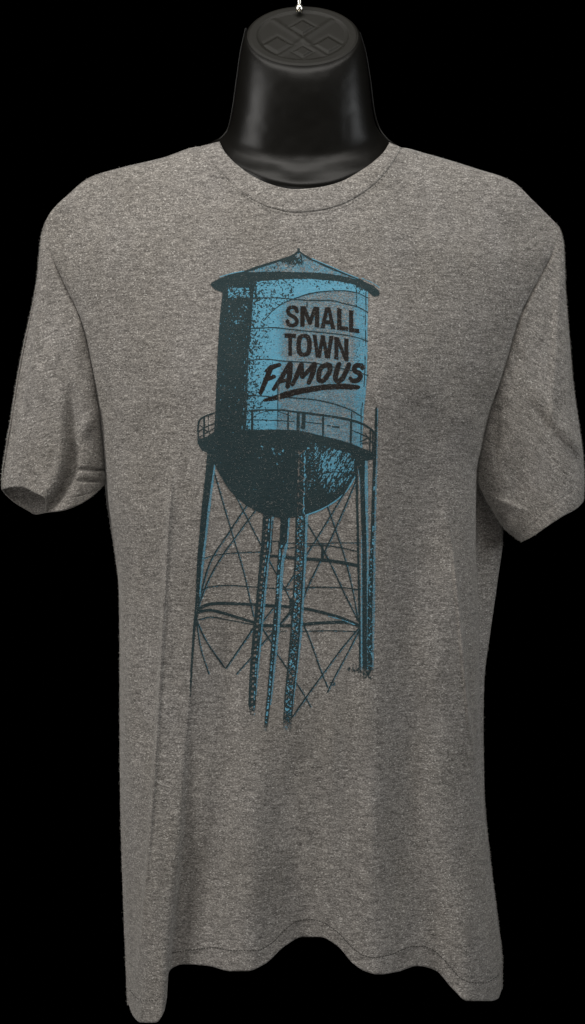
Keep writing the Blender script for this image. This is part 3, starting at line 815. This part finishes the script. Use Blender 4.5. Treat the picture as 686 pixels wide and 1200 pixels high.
# cap: tilted disc with raised rim, cross grooves and four diamond pads
nrr, nth = 90, 200
cv = np.array([42, 77.0, 7.5])
rr_ = np.linspace(0, 1, nrr)[:, None]; th = np.linspace(0, 2*math.pi, nth, endpoint=False)[None]
cx, cy = rr_*np.cos(th), rr_*np.sin(th)              # cy>0 towards the viewer (front, lower)
dy_f, dy_b = 77.0-42, 42-7.5
px = 355+65*cx
py = 42+np.where(cy > 0, cy*dy_f, cy*dy_b)
dep = -8+np.where(cy > 0, cy*42, cy*42)
h = np.zeros_like(px)
h += 1.6*sst(.80, .84, rr_)*(1-sst(.955, 1, rr_)) + 0*cx
a1 = np.abs(cx*.78-(cy-.12)*.62-.0); a2 = np.abs(cx*.78+(cy-.12)*.62)
inn_ = (1-sst(.76, .80, rr_))
h += 1.3*np.exp(-(a1/.055)**2)*inn_ + 1.3*np.exp(-(a2/.055)**2)*inn_
for (qx, qy, w) in ((0, -.30, .17), (-.46, .30, .20), (.46, .30, .20), (0, .52, .13)):
    dd = np.abs(cx-qx)/w*.85+np.abs(cy-qy)/w*.8
    h += 1.9*(1-sst(.82, 1.12, dd))*inn_
    h -= .8*np.exp(-((dd-1.3)/.2)**2)*inn_
h -= .6*inn_
nrm = np.array([0, -.62, .78])       # cap normal: up and forward
Vc = P(px, py, dep*.001)+h[..., None]*.00072*nrm
capo = link('neck_cap', Vc.reshape(-1, 3), gridfaces(nrr, nth, wrap=True, flip=False), M_cap, form)

def sweep(name, pts, rad, mat, parent, n=12, cnt=80):
    p = chord(pts, np.linspace(0, 1, cnt))
    rr2 = np.interp(np.linspace(0, 1, cnt), np.linspace(0, 1, len(rad)), rad) if hasattr(rad, '__len__') else np.full(cnt, rad)
    tg = np.gradient(p, axis=0); tg /= np.linalg.norm(tg, axis=1)[:, None]+1e-12
    ref = np.array([0, 1., .02]); V = []
    for i in range(cnt):
        a = np.cross(tg[i], ref); a /= np.linalg.norm(a); b = np.cross(tg[i], a)
        an = np.linspace(0, 2*math.pi, n, endpoint=False)
        V.append(p[i]+rr2[i]*(np.cos(an)[:, None]*a+np.sin(an)[:, None]*b))
    V = np.array(V).reshape(-1, 3)
    return link(name, V, gridfaces(cnt, n, wrap=True), mat, parent)
def W3(lst): return [tuple(P(a, b, c*.001)) for a, b, c in lst]
# moulded flange down both sides of the neck
sweep('moulding_flange', W3([(288.5,33,-18),(282.5,60,-20),(277.5,95,-21),(272.5,130,-20),(267,152,-16),(258,163,-10),(250,169,-6)]), .0016, M_pl, form)
sweep('moulding_flange', W3([(421.5,38,-18),(428.5,62,-20),(434,95,-21),(438.5,130,-20),(444.5,150,-16),(453,162,-10),(462,170,-6)]), .0016, M_pl, form)
# hanging screw hook in the cap
hook = sweep('hanging_hook', W3([(351,14,-34),(351,2,-36),(350.5,-12,-36),(350,-28,-36),(342,-42,-36),(332,-52,-36),(334,-68,-36),(348,-75,-36),(362,-68,-36),(364,-56,-36)]), .0027, M_met, form)
nut = sweep('hook_nut', W3([(351,12.5,-33),(351,11,-33.5),(351,7.5,-34.5),(351,6,-35)]), [.0052,.006,.0058,.004], M_met, hook, n=6, cnt=12)

# ------------------------------------------------------------------ backdrop
mb, nt, b = new_mat('black_velvet')
b.inputs['Base Color'].default_value = (0, 0, 0, 1); b.inputs['Roughness'].default_value = 1; b.inputs['Specular IOR Level'].default_value = 0
bd = link('backdrop', [(-4, 1.6, -3), (4, 1.6, -3), (4, 1.6, 3), (-4, 1.6, 3)], [(0, 1, 2, 3)], mb, None, smooth=False)
bd['kind'] = 'structure'

# ------------------------------------------------------------------ light
w = bpy.data.worlds.new('World'); sc.world = w; w.use_nodes = True
w.node_tree.nodes['Background'].inputs[0].default_value = (.9, .95, 1, 1)
w.node_tree.nodes['Background'].inputs[1].default_value = 0.0
from mathutils import Vector
def area(name, loc, tgt, sx, sy, power, col):
    l = bpy.data.lights.new(name, 'AREA'); l.shape = 'RECTANGLE'; l.size = sx; l.size_y = sy; l.energy = power; l.color = col
    o = bpy.data.objects.new(name, l); C.objects.link(o); o.location = loc
    o.rotation_euler = (Vector(tgt)-Vector(loc)).to_track_quat('-Z', 'Y').to_euler()
area('ceiling_panel_light', (-.1, -1.0, 2.3), (0, -.05, .1), 2.0, .8, 47, (1, .965, .91))
area('window_light_left', (-2.2, -1.5, 1.2), (0, 0, .0), .9, 1.6, 56, (1, .98, .95))
area('window_light_right', (2.3, -1.1, .9), (0, 0, .05), .8, 1.6, 30, (.95, .98, 1))
area('room_bounce_light', (-.7, -3.2, -1.3), (0, 0, -.3), 1.2, .8, 25, (1, .98, .95))

# ------------------------------------------------------------------ camera
cam = bpy.data.cameras.new('camera'); co = bpy.data.objects.new('camera', cam); C.objects.link(co)
co.location = (0, -DC, 0); co.rotation_euler = (math.radians(90), 0, 0)
cam.sensor_fit = 'VERTICAL'; cam.sensor_height = 24; cam.lens = 24*DC/(1200*S); cam.clip_end = 50; cam.clip_start = .05
sc.camera = co
sc.view_settings.view_transform = 'Standard'; sc.view_settings.look = 'None'; sc.view_settings.exposure = 0; sc.view_settings.gamma = 1
